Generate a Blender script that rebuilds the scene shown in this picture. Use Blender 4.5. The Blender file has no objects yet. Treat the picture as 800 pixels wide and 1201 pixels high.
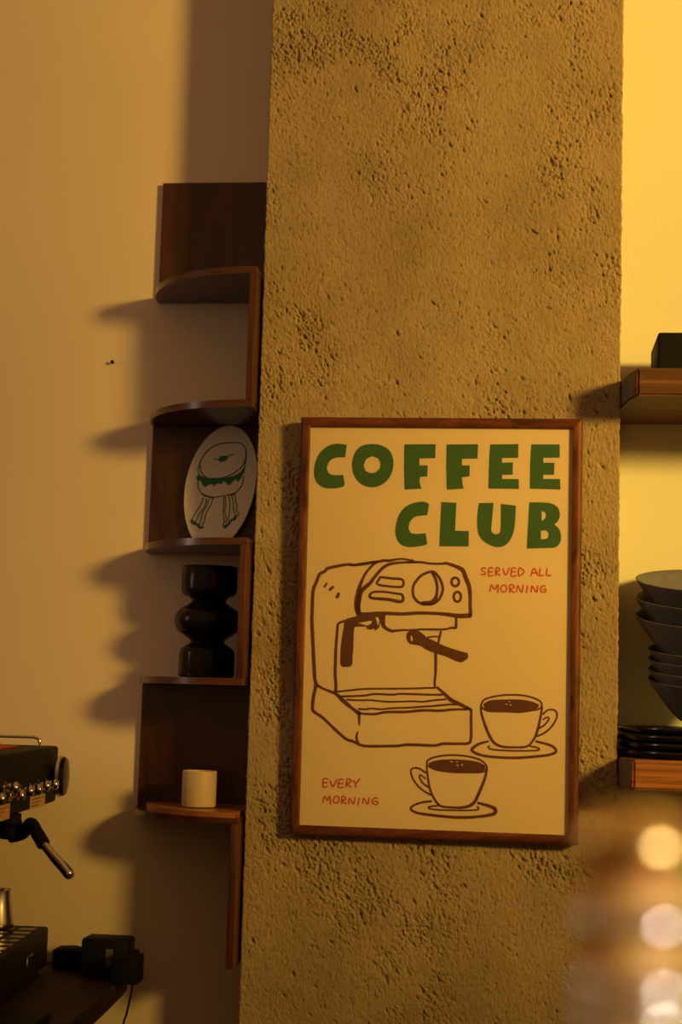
import bpy, bmesh, math, random
import numpy as np
from mathutils import Vector, Matrix
from mathutils.geometry import tessellate_polygon
random.seed(7)
C = bpy.context.scene.collection
scn = bpy.context.scene
PI = math.pi

# ------------------------------------------------------------------ camera
cam = bpy.data.objects.new('camera', bpy.data.cameras.new('camera'))
C.objects.link(cam)
def cam_axes(p, y, r):
    return Matrix.Rotation(y, 3, 'Z') @ Matrix.Rotation(p, 3, 'X') @ Matrix.Rotation(r, 3, 'Y')
AX = cam_axes(0.11256, 0.11273, -0.02781)
m = Matrix((AX.col[0], AX.col[2], -AX.col[1])).transposed().to_4x4()
m.translation = (0.33788, -2.44170, 0.21036)
cam.matrix_world = m
cam.data.sensor_fit = 'VERTICAL'
cam.data.sensor_height = 36.0
cam.data.lens = 1888.38 / 1201 * 36.0
cam.data.clip_start = 0.05
cam.data.dof.use_dof = True
cam.data.dof.focus_distance = 2.45
cam.data.dof.aperture_fstop = 3.5
scn.camera = cam

# ------------------------------------------------------------------ light
scn.view_settings.view_transform = 'Standard'
scn.view_settings.look = 'None'
scn.view_settings.gamma = 1.0
scn.view_settings.exposure = 0.0
scn.view_settings.use_curve_mapping = False
w = bpy.data.worlds.new('dim_room'); scn.world = w; w.use_nodes = True
bg = w.node_tree.nodes['Background']
bg.inputs['Color'].default_value = (1.0, 0.48, 0.17, 1)
bg.inputs['Strength'].default_value = 0.29

def aim(o, loc, target):
    o.location = loc
    d = Vector(target) - Vector(loc)
    o.rotation_euler = d.to_track_quat('-Z', 'Y').to_euler()
def lamp(name, kind, loc, target, energy, color, **kw):
    l = bpy.data.lights.new(name, kind); l.energy = energy; l.color = color
    for k, v in kw.items(): setattr(l, k, v)
    o = bpy.data.objects.new(name, l); C.objects.link(o); aim(o, loc, target); return o
WARM = (1.0, 0.585, 0.10)
lamp('warm_spot_lamp', 'SPOT', (3.62, -3.12, 1.44), (1.30, 0.0, 1.34), 1180, WARM, spot_size=math.radians(45), spot_blend=1.0, shadow_soft_size=0.31)
lamp('added_poster_fill', 'SPOT', (3.35, -3.35, 1.52), (0.24, 0.0, 0.06), 400, WARM, spot_size=math.radians(21), spot_blend=1.0, shadow_soft_size=0.25)  # added fill for the lower pillar and poster, not a known lamp
lamp('side_window_light', 'AREA', (-2.6, -1.0, 0.75), (-0.1, 0.0, 0.45), 4.5, (1.0, 0.80, 0.60), shape='RECTANGLE', size=0.15, size_y=0.9)
lamp('added_bottle_light', 'SPOT', (1.49, -2.79, -0.02), (0.3725, -1.947, 0.14), 75, (1.0, 0.84, 0.66), spot_size=math.radians(16), spot_blend=0.5, shadow_soft_size=0.07)  # added light, placed only to brighten the bottle and make its rings glint

# ------------------------------------------------------------------ helpers
def link(name, me, mat=None, parent=None, smooth=None, **props):
    o = bpy.data.objects.new(name, me); C.objects.link(o)
    if mat is not None: me.materials.append(mat)
    if parent is not None: o.parent = parent
    if smooth is not None:
        me.polygons.foreach_set('use_smooth', [True] * len(me.polygons))
        me.set_sharp_from_angle(angle=math.radians(smooth))
    for k, v in props.items(): o[k] = v
    return o
def from_bm(name, bm, mat=None, parent=None, smooth=None, recalc=True, **props):
    if recalc: bmesh.ops.recalc_face_normals(bm, faces=bm.faces)
    me = bpy.data.meshes.new(name); bm.to_mesh(me); bm.free()
    return link(name, me, mat, parent, smooth, **props)
def thing(name, label, cat, loc=(0, 0, 0), rot=None, group=None):
    o = bpy.data.objects.new(name, None); C.objects.link(o); o.location = loc
    o.empty_display_size = 0.02
    if rot is not None: o.rotation_euler = rot
    o['label'] = label; o['category'] = cat
    if group: o['group'] = group
    return o
def tag(o, label, cat, group=None):
    o['label'] = label; o['category'] = cat
    if group: o['group'] = group
    return o
def bm_box(bm, lo, hi, bevel=0.0, seg=2):
    x0, y0, z0 = lo; x1, y1, z1 = hi
    vs = [bm.verts.new(p) for p in [(x0,y0,z0),(x1,y0,z0),(x1,y1,z0),(x0,y1,z0),(x0,y0,z1),(x1,y0,z1),(x1,y1,z1),(x0,y1,z1)]]
    fs = [bm.faces.new([vs[i] for i in f]) for f in [(0,3,2,1),(4,5,6,7),(0,1,5,4),(1,2,6,5),(2,3,7,6),(3,0,4,7)]]
    if bevel:
        es = list({e for f in fs for e in f.edges})
        bmesh.ops.bevel(bm, geom=es, offset=bevel, segments=seg, affect='EDGES', profile=0.5)
def box(name, lo, hi, mat, parent=None, bevel=0.0, seg=2, **props):
    bm = bmesh.new(); bm_box(bm, lo, hi, bevel, seg)
    return from_bm(name, bm, mat, parent, 40 if bevel else None, **props)
def lathe_bm(prof, n=56, shear=0.0, axis='Z', z0=0.0):
    bm = bmesh.new(); rings = []
    zmax = max(z for r, z in prof)
    for r, z in prof:
        if r < 1e-6:
            rings.append([bm.verts.new((0, 0, z))])
        else:
            ring = []
            for k in range(n):
                a = 2 * PI * k / n
                x, y = r * math.cos(a), r * math.sin(a)
                ring.append(bm.verts.new((x, y, z + shear * y * max(z - z0, 0) / zmax)))
            rings.append(ring)
    for a, b in zip(rings, rings[1:]):
        for k in range(n):
            k2 = (k + 1) % n
            if len(a) == 1 and len(b) == 1: continue
            if len(a) == 1: bm.faces.new((a[0], b[k2], b[k]))
            elif len(b) == 1: bm.faces.new((a[k], a[k2], b[0]))
            else: bm.faces.new((a[k], a[k2], b[k2], b[k]))
    if axis == 'X': bmesh.ops.rotate(bm, verts=bm.verts, matrix=Matrix.Rotation(PI/2, 3, 'Y'))
    return bm
def spline(pts, n=6, closed=False):
    P = [Vector(p) for p in pts]; N = len(P)
    if N < 3 and not closed:
        return [P[0].lerp(P[-1], k / n) for k in range(n + 1)]
    out = []
    rng = range(N) if closed else range(N - 1)
    for i in rng:
        if closed: p0, p1, p2, p3 = P[i-1], P[i], P[(i+1) % N], P[(i+2) % N]
        else: p0, p1, p2, p3 = P[max(i-1, 0)], P[i], P[i+1], P[min(i+2, N-1)]
        for k in range(n):
            t = k / n
            out.append(0.5 * ((2*p1) + (p2-p0)*t + (2*p0-5*p1+4*p2-p3)*t*t + (-p0+3*p1-3*p2+p3)*t**3))
    if not closed: out.append(P[-1].copy())
    return out
def tube_bm(pts, radii, n=14, bm=None, caps=True):
    bm = bm or bmesh.new(); N = len(pts); rings = []
    P = [Vector(p) for p in pts]
    up = Vector((0, 0, 1))
    for i, p in enumerate(P):
        t = (P[min(i+1, N-1)] - P[max(i-1, 0)]).normalized()
        s = t.cross(up)
        if s.length < 0.05: s = t.cross(Vector((0, 1, 0)))
        s.normalize(); u = s.cross(t)
        r = radii if isinstance(radii, (int, float)) else radii[min(int(i * len(radii) / N), len(radii)-1)] if len(radii) != N else radii[i]
        rings.append([bm.verts.new(p + r * (math.cos(2*PI*k/n) * s + math.sin(2*PI*k/n) * u)) for k in range(n)])
    for a, b in zip(rings, rings[1:]):
        for k in range(n): bm.faces.new((a[k], a[(k+1) % n], b[(k+1) % n], b[k]))
    if caps:
        bm.faces.new(rings[0][::-1]); bm.faces.new(rings[-1])
    return bm

# ------------------------------------------------------------------ materials
def new_mat(name):
    mt = bpy.data.materials.new(name); mt.use_nodes = True
    nt = mt.node_tree; return mt, nt, nt.nodes['Principled BSDF']
def nd(nt, typ, **kw):
    n = nt.nodes.new(typ)
    for k, v in kw.items():
        if k in n.inputs: n.inputs[k].default_value = v
        else: setattr(n, k, v)
    return n
def coords(nt, scale=(1, 1, 1), rot=(0, 0, 0)):
    tc = nd(nt, 'ShaderNodeTexCoord'); mp = nd(nt, 'ShaderNodeMapping')
    mp.inputs['Scale'].default_value = scale; mp.inputs['Rotation'].default_value = rot
    nt.links.new(tc.outputs['Object'], mp.inputs['Vector']); return mp.outputs['Vector']
def ramp(nt, stops):
    r = nd(nt, 'ShaderNodeValToRGB')
    while len(r.color_ramp.elements) < len(stops): r.color_ramp.elements.new(0.5)
    for e, (p, c) in zip(r.color_ramp.elements, stops): e.position = p; e.color = (*c, 1)
    return r
def mat(name, color, rough=0.5, metal=0.0, vary=0.12, scale=40, bump=0.0, bscale=200, spec=0.5, coat=0.0):
    mt, nt, b = new_mat(name)
    b.inputs['Roughness'].default_value = rough; b.inputs['Metallic'].default_value = metal
    b.inputs['Specular IOR Level'].default_value = spec
    b.inputs['Coat Weight'].default_value = coat; b.inputs['Coat Roughness'].default_value = 0.15
    v = coords(nt)
    n = nd(nt, 'ShaderNodeTexNoise', Scale=scale, Detail=4.0); nt.links.new(v, n.inputs['Vector'])
    r = ramp(nt, [(0.3, tuple(c * (1 - vary) for c in color)), (0.7, tuple(min(1, c * (1 + vary)) for c in color))])
    nt.links.new(n.outputs['Fac'], r.inputs['Fac']); nt.links.new(r.outputs['Color'], b.inputs['Base Color'])
    if bump:
        n2 = nd(nt, 'ShaderNodeTexNoise', Scale=bscale, Detail=3.0); nt.links.new(v, n2.inputs['Vector'])
        bp = nd(nt, 'ShaderNodeBump', Strength=bump, Distance=0.002)
        nt.links.new(n2.outputs['Fac'], bp.inputs['Height']); nt.links.new(bp.outputs['Normal'], b.inputs['Normal'])
    return mt
def wood(name, dark, light, stretch=(3, 40, 60), rough=0.35, wscale=1.0, contrast=(0.35, 0.65), bump=0.15, spec=0.5):
    mt, nt, b = new_mat(name)
    b.inputs['Roughness'].default_value = rough; b.inputs['Specular IOR Level'].default_value = spec
    v = coords(nt, stretch)
    n = nd(nt, 'ShaderNodeTexNoise', Scale=wscale, Detail=7.0, Roughness=0.62, Distortion=0.7); nt.links.new(v, n.inputs['Vector'])
    r = ramp(nt, [(contrast[0], dark), (contrast[1], light)])
    nt.links.new(n.outputs['Fac'], r.inputs['Fac']); nt.links.new(r.outputs['Color'], b.inputs['Base Color'])
    bp = nd(nt, 'ShaderNodeBump', Strength=bump, Distance=0.001)
    nt.links.new(n.outputs['Fac'], bp.inputs['Height']); nt.links.new(bp.outputs['Normal'], b.inputs['Normal'])
    return mt

M = {}
def wall_paint(name, c0, c1):
    mt, nt, b = new_mat(name); b.inputs['Roughness'].default_value = 0.75
    b.inputs['Specular IOR Level'].default_value = 0.25
    v = coords(nt); n = nd(nt, 'ShaderNodeTexNoise', Scale=2.2, Detail=5.0); nt.links.new(v, n.inputs['Vector'])
    r = ramp(nt, [(0.3, c0), (0.7, c1)])
    nt.links.new(n.outputs['Fac'], r.inputs['Fac']); nt.links.new(r.outputs['Color'], b.inputs['Base Color'])
    v2 = coords(nt, (180, 1, 22)); n2 = nd(nt, 'ShaderNodeTexNoise', Scale=1.0, Detail=3.0); nt.links.new(v2, n2.inputs['Vector'])
    bp = nd(nt, 'ShaderNodeBump', Strength=0.12, Distance=0.002)
    nt.links.new(n2.outputs['Fac'], bp.inputs['Height']); nt.links.new(bp.outputs['Normal'], b.inputs['Normal'])
    return mt
def concrete():
    mt, nt, b = new_mat('raw_concrete_render'); b.inputs['Roughness'].default_value = 0.9
    b.inputs['Specular IOR Level'].default_value = 0.2
    v = coords(nt)
    n = nd(nt, 'ShaderNodeTexNoise', Scale=5.0, Detail=8.0, Roughness=0.65); nt.links.new(v, n.inputs['Vector'])
    r = ramp(nt, [(0.25, (0.265, 0.198, 0.112)), (0.55, (0.39, 0.295, 0.168)), (0.8, (0.455, 0.355, 0.21))])
    nt.links.new(n.outputs['Fac'], r.inputs['Fac'])
    n3 = nd(nt, 'ShaderNodeTexNoise', Scale=170.0, Detail=4.0, Roughness=0.7); nt.links.new(coords(nt, (1.3, 1, 0.75), (0, 0.3, 0)), n3.inputs['Vector'])
    r3 = ramp(nt, [(0.33, (0.62, 0.56, 0.5)), (0.47, (1, 1, 1)), (0.75, (1.0, 1.0, 1.0))])
    nt.links.new(n3.outputs['Fac'], r3.inputs['Fac'])
    mx = nd(nt, 'ShaderNodeMix', data_type='RGBA', blend_type='MULTIPLY'); mx.inputs[0].default_value = 0.8
    nt.links.new(r.outputs['Color'], mx.inputs[6]); nt.links.new(r3.outputs['Color'], mx.inputs[7])
    nt.links.new(mx.outputs[2], b.inputs['Base Color'])
    bp = nd(nt, 'ShaderNodeBump', Strength=1.0, Distance=0.004)
    nt.links.new(n3.outputs['Fac'], bp.inputs['Height']); nt.links.new(bp.outputs['Normal'], b.inputs['Normal'])
    return mt
M['wall_left'] = wall_paint('wall_paint_shade_tint', (0.665, 0.56, 0.425), (0.73, 0.615, 0.47))  # left half of one wall; paint darkened to imitate the weaker lamplight there
M['wall_right'] = wall_paint('wall_paint_light_tint', (0.73, 0.735, 0.55), (0.79, 0.795, 0.60)); M['concrete'] = concrete()  # right wall half: paint yellowed to imitate the brighter light on it
M['floor'] = mat('grey_floor', (0.16, 0.13, 0.10), 0.6, scale=6)
M['walnut'] = wood('dark_walnut', (0.024, 0.007, 0.003), (0.066, 0.020, 0.007), (12, 12, 2.0), 0.33, 2.0)
M['walnut_edge'] = wood('walnut_board', (0.05, 0.015, 0.006), (0.10, 0.031, 0.011), (3, 30, 30), 0.24, 2.0)
M['frame'] = wood('red_brown_frame_wood', (0.045, 0.010, 0.003), (0.20, 0.054, 0.014), (30, 30, 6), 0.5, 2.2, (0.36, 0.66), 0.15, 0.3)
M['frame_h'] = wood('red_brown_frame_wood_crosswise', (0.045, 0.010, 0.003), (0.16, 0.042, 0.011), (6, 30, 30), 0.5, 2.2, (0.36, 0.66), 0.15, 0.3)
M['paper'] = mat('cream_poster_paper', (0.75, 0.605, 0.41), 0.7, vary=0.03, scale=6, spec=0.3)
M['green'] = mat('poster_green_ink', (0.050, 0.135, 0.045), 0.7, vary=0.08, scale=60, spec=0.2)
M['brown'] = mat('poster_brown_ink', (0.12, 0.045, 0.028), 0.7, vary=0.12, scale=80, spec=0.2)
M['red'] = mat('poster_red_ink', (0.56, 0.09, 0.045), 0.7, vary=0.1, scale=90, spec=0.2)
M['plankwood'] = wood('streaky_orange_plank', (0.10, 0.03, 0.010), (0.40, 0.155, 0.045), (3.5, 75, 100), 0.5, 1.3, (0.36, 0.62), 0.4, 0.3)
M['plankdark'] = wood('brown_plank_with_pale_grain', (0.085, 0.032, 0.011), (0.26, 0.115, 0.04), (5, 40, 60), 0.5, 1.0, (0.48, 0.70), 0.3, 0.3)
M['traywood'] = wood('light_orange_tray_wood', (0.26, 0.09, 0.022), (0.46, 0.19, 0.05), (4, 30, 30), 0.35, 1.5)
M['endgrain'] = mat('cool_light_plank_end', (0.11, 0.10, 0.10), 0.7, vary=0.25, scale=90, bump=0.3)  # plank ends greyed to imitate cool light, away from the warm lamp
M['blackbox'] = mat('matt_black_casing', (0.009, 0.0085, 0.009), 0.6, vary=0.2, spec=0.15)
M['bowl'] = mat('dark_grey_stoneware', (0.125, 0.13, 0.16), 0.6, vary=0.1, scale=60, spec=0.4)
M['plate'] = mat('gloss_black_glaze', (0.006, 0.006, 0.006), 0.16, vary=0.2)
M['vase'] = mat('satin_black_ceramic', (0.006, 0.005, 0.005), 0.2, vary=0.15, spec=0.16)
M['cup'] = mat('sand_stoneware', (0.50, 0.39, 0.24), 0.55, vary=0.06, scale=70)
M['plaque'] = mat('off_white_card', (0.74, 0.70, 0.62), 0.5, vary=0.03)
M['pgreen'] = mat('plaque_green_ink', (0.035, 0.17, 0.085), 0.6, vary=0.1, scale=90, spec=0.2)
M['pgreen_thin'] = mat('plaque_green_line', (0.05, 0.14, 0.08), 0.6, vary=0.1, scale=90, spec=0.2)
M['counter'] = wood('dark_stained_counter', (0.012, 0.006, 0.003), (0.035, 0.016, 0.007), (40, 4, 40), 0.6, 1.2, spec=0.15)
M['steel'] = mat('dark_machine_steel', (0.011, 0.009, 0.008), 0.6, 0.0, vary=0.15, spec=0.12)
M['chrome'] = mat('polished_chrome', (0.62, 0.57, 0.52), 0.14, 1.0, vary=0.05)
M['softchrome'] = mat('brushed_steel', (0.62, 0.55, 0.47), 0.28, 1.0, vary=0.08)
M['grille'] = mat('dark_grille_steel', (0.22, 0.19, 0.16), 0.3, 0.8)
M['rubber'] = mat('black_rubber', (0.007, 0.0062, 0.006), 0.65, vary=0.2, spec=0.12)
M['redcloth'] = mat('red_cloth', (0.55, 0.03, 0.03), 0.9, vary=0.2, scale=90, bump=0.4)
M['sticker'] = mat('orange_paper_sticker', (0.62, 0.36, 0.18), 0.7, vary=0.08)
M['greylabel'] = mat('grey_label', (0.10, 0.09, 0.085), 0.6)
M['goldcap'] = mat('polished_gold_cap', (0.95, 0.68, 0.24), 0.27, 1.0, vary=0.03)
M['gold'] = mat('gold_lacquer', (0.72, 0.42, 0.11), 0.5, 0.0, vary=0.05, spec=0.3)
M['ringchrome'] = mat('bright_ring_chrome', (0.92, 0.90, 0.86), 0.18, 1.0, vary=0.02)
M['amber'] = mat('amber_bottle', (0.30, 0.13, 0.03), 0.2, 0.0, vary=0.1, coat=0.5)
def glazing():
    mt, nt, b = new_mat('clear_acrylic'); nt.nodes.remove(b)
    out = nt.nodes['Material Output']
    tr = nd(nt, 'ShaderNodeBsdfTransparent'); tr.inputs['Color'].default_value = (0.985, 0.98, 0.97, 1)
    gl = nd(nt, 'ShaderNodeBsdfGlossy'); gl.inputs['Roughness'].default_value = 0.08
    fr = nd(nt, 'ShaderNodeFresnel', IOR=1.25); mx = nd(nt, 'ShaderNodeMixShader')
    nt.links.new(fr.outputs[0], mx.inputs[0]); nt.links.new(tr.outputs[0], mx.inputs[1]); nt.links.new(gl.outputs[0], mx.inputs[2])
    nt.links.new(mx.outputs[0], out.inputs['Surface']); return mt
M['glazing'] = glazing()

# ------------------------------------------------------------------ setting
YB = 0.15493
XL, XR = -0.07132, 0.48343
FLOOR = -1.15
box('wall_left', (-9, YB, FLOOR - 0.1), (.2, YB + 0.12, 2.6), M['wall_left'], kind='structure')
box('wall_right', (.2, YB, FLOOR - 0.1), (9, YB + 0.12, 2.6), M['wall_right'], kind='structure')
o = box('floor', (-9, -12, FLOOR - 0.1), (9, YB, FLOOR), M['floor'], kind='structure')

def vnoise(u, v, seed):
    r = np.random.RandomState(seed); G = r.rand(256, 256)
    iu, iv = np.floor(u).astype(int), np.floor(v).astype(int)
    fu, fv = u - iu, v - iv
    fu, fv = fu*fu*(3-2*fu), fv*fv*(3-2*fv)
    g = lambda a, b: G[a % 256, b % 256]
    return (g(iu,iv)*(1-fu)+g(iu+1,iv)*fu)*(1-fv) + (g(iu,iv+1)*(1-fu)+g(iu+1,iv+1)*fu)*fv
def pillar():
    h = 0.0013; z0, z1 = -0.36, 1.44
    nx, nz = int((XR - XL) / h), int((z1 - z0) / h)
    X, Z = np.meshgrid(np.linspace(XL, XR, nx), np.linspace(z0, z1, nz))
    d = (vnoise(X*22, Z*18, 1)-.5)*.0011 + (vnoise(X*110+Z*30, Z*80, 2)-.5)*.0006
    mask = np.clip((vnoise(X*10, Z*8, 4) - .36) * 3.0, 0, 1) * np.clip((vnoise(X*27, Z*22, 8) - .25) * 2.5, 0, 1)
    g1 = vnoise(X*420+Z*170, Z*260-X*80, 5); g2 = vnoise(X*640-Z*120, Z*430+X*90, 9)
    d += (g2-.5)*.0009*(.45+mask) + (g1-.5)*.0007
    d += mask * np.clip(g1*.6+g2*.4 - .48, 0, 1) * .0090        # torn, granular patches
    r = np.random.RandomState(11)
    for k in range(20000):                                      # single pits
        px, pz = r.uniform(XL, XR), r.uniform(z0, z1)
        j, i = int((px - XL) / h), int((pz - z0) / h)
        if not (6 < i < nz-7 and 6 < j < nx-7): continue
        if r.rand() > 0.10 + .9*mask[i, j]: continue
        big = r.rand() < .06
        a = r.uniform(.1, 1.0); rx, rz, dep = r.uniform(.0007, .0014), r.uniform(.0012, .0034), r.uniform(.0018, .0042)
        if big: rx, rz, dep = rx*1.5, rz*1.6, dep*1.8
        sl = (slice(i-6, i+7), slice(j-6, j+7))
        dx, dz = X[sl]-px, Z[sl]-pz
        e = ((dx*np.cos(a)+dz*np.sin(a))/rx)**2 + ((-dx*np.sin(a)+dz*np.cos(a))/rz)**2
        d[sl] += dep*np.exp(-e)
    Xd = X.copy()
    for c, sgn in ((0, 1), (-1, -1)):
        zz = Z[:, c]
        Xd[:, c] += sgn*((vnoise(zz*60, zz*0+3, 6+c)-.5)*.0012 + (vnoise(zz*260, zz*0+9, 7+c)-.5)*.0018)
    Y = d - .0012
    Y[:, 0] += .002; Y[:, -1] += .002
    n0 = nx*nz
    co = np.stack([Xd, Y, Z], -1).reshape(-1, 3)
    side_l = np.stack([Xd[:, 0], np.full(nz, YB), Z[:, 0]], -1); side_r = np.stack([Xd[:, -1], np.full(nz, YB), Z[:, 0]], -1)
    co = np.concatenate([co, side_l, side_r])
    I = np.arange(n0).reshape(nz, nx)
    q = np.stack([I[:-1, :-1], I[:-1, 1:], I[1:, 1:], I[1:, :-1]], -1).reshape(-1, 4)
    L = n0 + np.arange(nz); Rr = L + nz
    ql = np.stack([L[:-1], I[:-1, 0], I[1:, 0], L[1:]], -1); qr = np.stack([I[:-1, -1], Rr[:-1], Rr[1:], I[1:, -1]], -1)
    q = np.concatenate([q, ql, qr]).astype(np.int32)
    me = bpy.data.meshes.new('wall_pillar')
    me.vertices.add(len(co)); me.vertices.foreach_set('co', co.astype(np.float32).ravel())
    me.loops.add(len(q)*4); me.loops.foreach_set('vertex_index', q.ravel())
    me.polygons.add(len(q)); me.polygons.foreach_set('loop_start', np.arange(0, len(q)*4, 4, dtype=np.int32))
    me.polygons.foreach_set('use_smooth', np.ones(len(q), bool))
    me.update(); me.validate()
    p = link('wall_pillar', me, M['concrete'], None, None, kind='structure')
    # plain continuation above and below the part in view
    box('pillar_base', (XL+.002, .002, FLOOR), (XR-.002, YB, z0), M['concrete'], p)
    box('pillar_head', (XL+.002, .002, z1), (XR-.002, YB, 2.3), M['concrete'], p)
pillar()

# ------------------------------------------------------------------ poster art, in tenths of a millimetre on the sheet
LETTERS = [([(-1426,2732),(-1574,2748),(-1712,2713),(-1835,2609),(-1901,2469),(-1922,2315),(-1902,2204),(-1850,2121),(-1751,2067),(-1597,2060),(-1473,2084),(-1443,2120),(-1469,2270),(-1603,2263),(-1687,2284),(-1722,2359),(-1705,2443),(-1651,2507),(-1568,2536),(-1448,2537)],[]),([(-1059,2747),(-1211,2712),(-1305,2600),(-1340,2433),(-1311,2280),(-1225,2156),(-1112,2097),(-988,2087),(-864,2133),(-757,2245),(-705,2411),(-723,2564),(-794,2674),(-920,2734)],[[(-1032,2561),(-1123,2518),(-1162,2421),(-1132,2338),(-1062,2305),(-979,2311),(-920,2368),(-905,2451),(-943,2526)]]),([(-547,2746),(-71,2753),(-72,2540),(-314,2532),(-312,2429),(-185,2428),(-187,2262),(-297,2250),(-301,2167),(-271,2074),(-529,2054),(-545,2413)],[]),([(93,2751),(572,2758),(565,2540),(330,2533),(332,2436),(450,2434),(450,2269),(336,2251),(343,2175),(366,2081),(110,2062),(95,2420)],[]),([(752,2757),(1176,2766),(1174,2557),(935,2552),(933,2481),(1099,2488),(1096,2301),(939,2297),(937,2236),(1189,2236),(1194,2086),(736,2086),(740,2482)],[]),([(1368,2763),(1792,2766),(1795,2566),(1552,2561),(1550,2487),(1718,2489),(1712,2305),(1556,2306),(1551,2243),(1804,2244),(1812,2085),(1356,2091),(1356,2488)],[]),([(-151,1844),(-239,1876),(-376,1857),(-512,1792),(-606,1667),(-649,1501),(-651,1377),(-610,1268),(-526,1201),(-389,1184),(-185,1220),(-166,1248),(-197,1398),(-339,1385),(-421,1400),(-455,1463),(-438,1559),(-371,1637),(-290,1660),(-175,1673)],[]),([(32,1874),(261,1866),(247,1443),(454,1441),(456,1209),(15,1204),(22,1511)],[]),([(599,1865),(819,1873),(803,1659),(790,1468),(813,1414),(867,1396),(915,1421),(930,1498),(927,1858),(1152,1834),(1145,1610),(1126,1446),(1071,1309),(992,1231),(897,1205),(789,1228),(666,1302),(596,1410),(577,1574),(584,1766)],[]),([(1351,1886),(1561,1888),(1696,1868),(1777,1810),(1808,1715),(1785,1619),(1727,1561),(1803,1484),(1829,1375),(1811,1280),(1745,1217),(1625,1204),(1324,1191),(1335,1504)],[[(1536,1757),(1585,1747),(1604,1693),(1586,1643),(1538,1610)],[(1530,1463),(1607,1467),(1648,1421),(1636,1359),(1596,1339),(1531,1338)]])]
MACHINE = [([34,47,52,54,44,41,44,41,41],0,[(-950,945),(-1105,916),(-1261,897),(-1339,906),(-1468,888),(-1663,842),(-1714,795),(-1791,749),(-1839,625),(-1882,508),(-1890,327),(-1889,146),(-1888,17),(-1827,-767),(-1802,-911),(-1834,-1103),(-1845,-1271),(-1814,-1326),(-1683,-1409),(-1501,-1571),(-1320,-1716),(-1223,-1744),(-1125,-1789),(-1028,-1809),(-868,-1807),(-629,-1796),(-533,-1790),(-422,-1771),(-231,-1768),(7,-1768),(134,-1738),(323,-1732),(497,-1722),(540,-1665),(544,-1508),(538,-1351),(536,-1241),(472,-1196)]),([34,36,39,65,84,65],0,[(-892,955),(-950,932),(-1026,860),(-1101,755),(-1163,612),(-1192,496),(-1211,367),(-1208,238),(-1179,149)]),([28,36,47,47,65,71,65],0,[(-305,954),(-434,952),(-537,949),(-653,937),(-756,910),(-845,850),(-945,732),(-1020,628),(-1109,549),(-1159,483),(-1180,367),(-1190,264),(-1175,162)]),([34,34,47,31,28],0,[(-1339,899),(-1261,901),(-1144,922),(-1002,944),(-886,959),(-822,973),(-731,975),(-615,996),(-538,1004),(-435,989),(-370,981)]),([31,36,34,44,65,65,52,52],0,[(-498,953),(-370,959),(-241,958),(-125,941),(55,941),(131,948),(273,903),(376,847),(417,745),(470,618),(492,478),(494,325),(506,179)]),([71,65,47,52,52,58,65],0,[(510,175),(351,163),(236,173),(70,189),(-97,195),(-289,194),(-481,177),(-545,175),(-739,178),(-893,174),(-1061,158),(-1151,156)]),([34,47,47],0,[(-1395,54),(-1484,7),(-1496,-51),(-1505,-205),(-1513,-385),(-1515,-551),(-1514,-743),(-1508,-807),(-1498,-934),(-1502,-1022)]),([31],0,[(-1720,552),(-1680,609)]),([34,49,39],0,[(-1638,506),(-1609,535),(-1583,559)]),([39,49,44],0,[(-1527,392),(-1506,425),(-1494,457)]),([36],1,[(-848,721),(-686,705),(-531,689),(-535,586),(-748,588),(-910,617),(-880,695)]),([34,34,52,39],1,[(-985,487),(-836,503),(-630,481),(-526,458),(-537,361),(-743,389),(-1002,409)]),([41],1,[(-84,819),(-173,798),(-262,745),(-350,628),(-371,525),(-345,423),(-267,348),(-163,327),(-61,339),(27,405),(76,521),(74,611),(34,712),(-32,795)]),([39,44,44,71,65],0,[(-84,800),(-37,724),(-5,609),(-7,507),(-31,410),(-100,351),(-215,342)]),([39],1,[(321,673),(311,635),(283,612),(248,611),(220,634),(208,671),(218,709),(246,733),(281,733),(309,710)]),([39],1,[(354,450),(345,406),(319,379),(286,378),(258,405),(247,448),(257,492),(283,519),(316,520),(343,493)]),([44,31,34,31,41,44],0,[(-668,-86),(-540,-70),(-399,-64),(-220,-51),(-28,-47),(125,-40),(214,-18),(284,-13),(290,41),(288,130)]),([26],0,[(-140,-171),(-64,-155),(38,-152)]),([34],0,[(68,-66),(51,-143),(30,-245)]),([47,41,36,34],0,[(-8,-386),(-2,-551),(-4,-704),(-2,-703),(-12,-815),(-10,-902)]),([28],0,[(-1483,-1014),(-1290,-989),(-1065,-962),(-648,-946),(-329,-934),(-121,-921),(-10,-917)]),([32],0,[(-1449,-1084),(-1240,-1074),(-1047,-1057),(-903,-1032),(-646,-1035),(-519,-1019),(-247,-1019),(-72,-1019),(103,-1014)]),([28],0,[(-1335,-1129),(-1158,-1132),(-965,-1126),(-804,-1138),(-644,-1141),(-324,-1124),(-197,-1128),(-6,-1099),(152,-1082)]),([30],0,[(-1154,-1259),(-1058,-1264),(-946,-1250),(-801,-1256),(-642,-1236),(-402,-1221),(-163,-1198),(-36,-1187),(217,-1156),(312,-1156)]),([31,39,44,34],0,[(-1169,-1323),(-1056,-1332),(-896,-1331),(-768,-1303),(-640,-1291),(-433,-1285),(-194,-1255),(76,-1252),(250,-1231),(472,-1220)]),([52,36,47,65,47,65],0,[(-1793,-918),(-1695,-972),(-1499,-1046),(-1383,-1146),(-1235,-1261),(-1137,-1325)]),([36,44,65,57,39],0,[(14,-901),(119,-985),(232,-1085),(376,-1151),(535,-1222)]),([44,39,21],0,[(-1136,-1338),(-1134,-1417),(-1129,-1499)]),([23,36,39],0,[(-1149,-1599),(-1168,-1687),(-1133,-1781)])]
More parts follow.
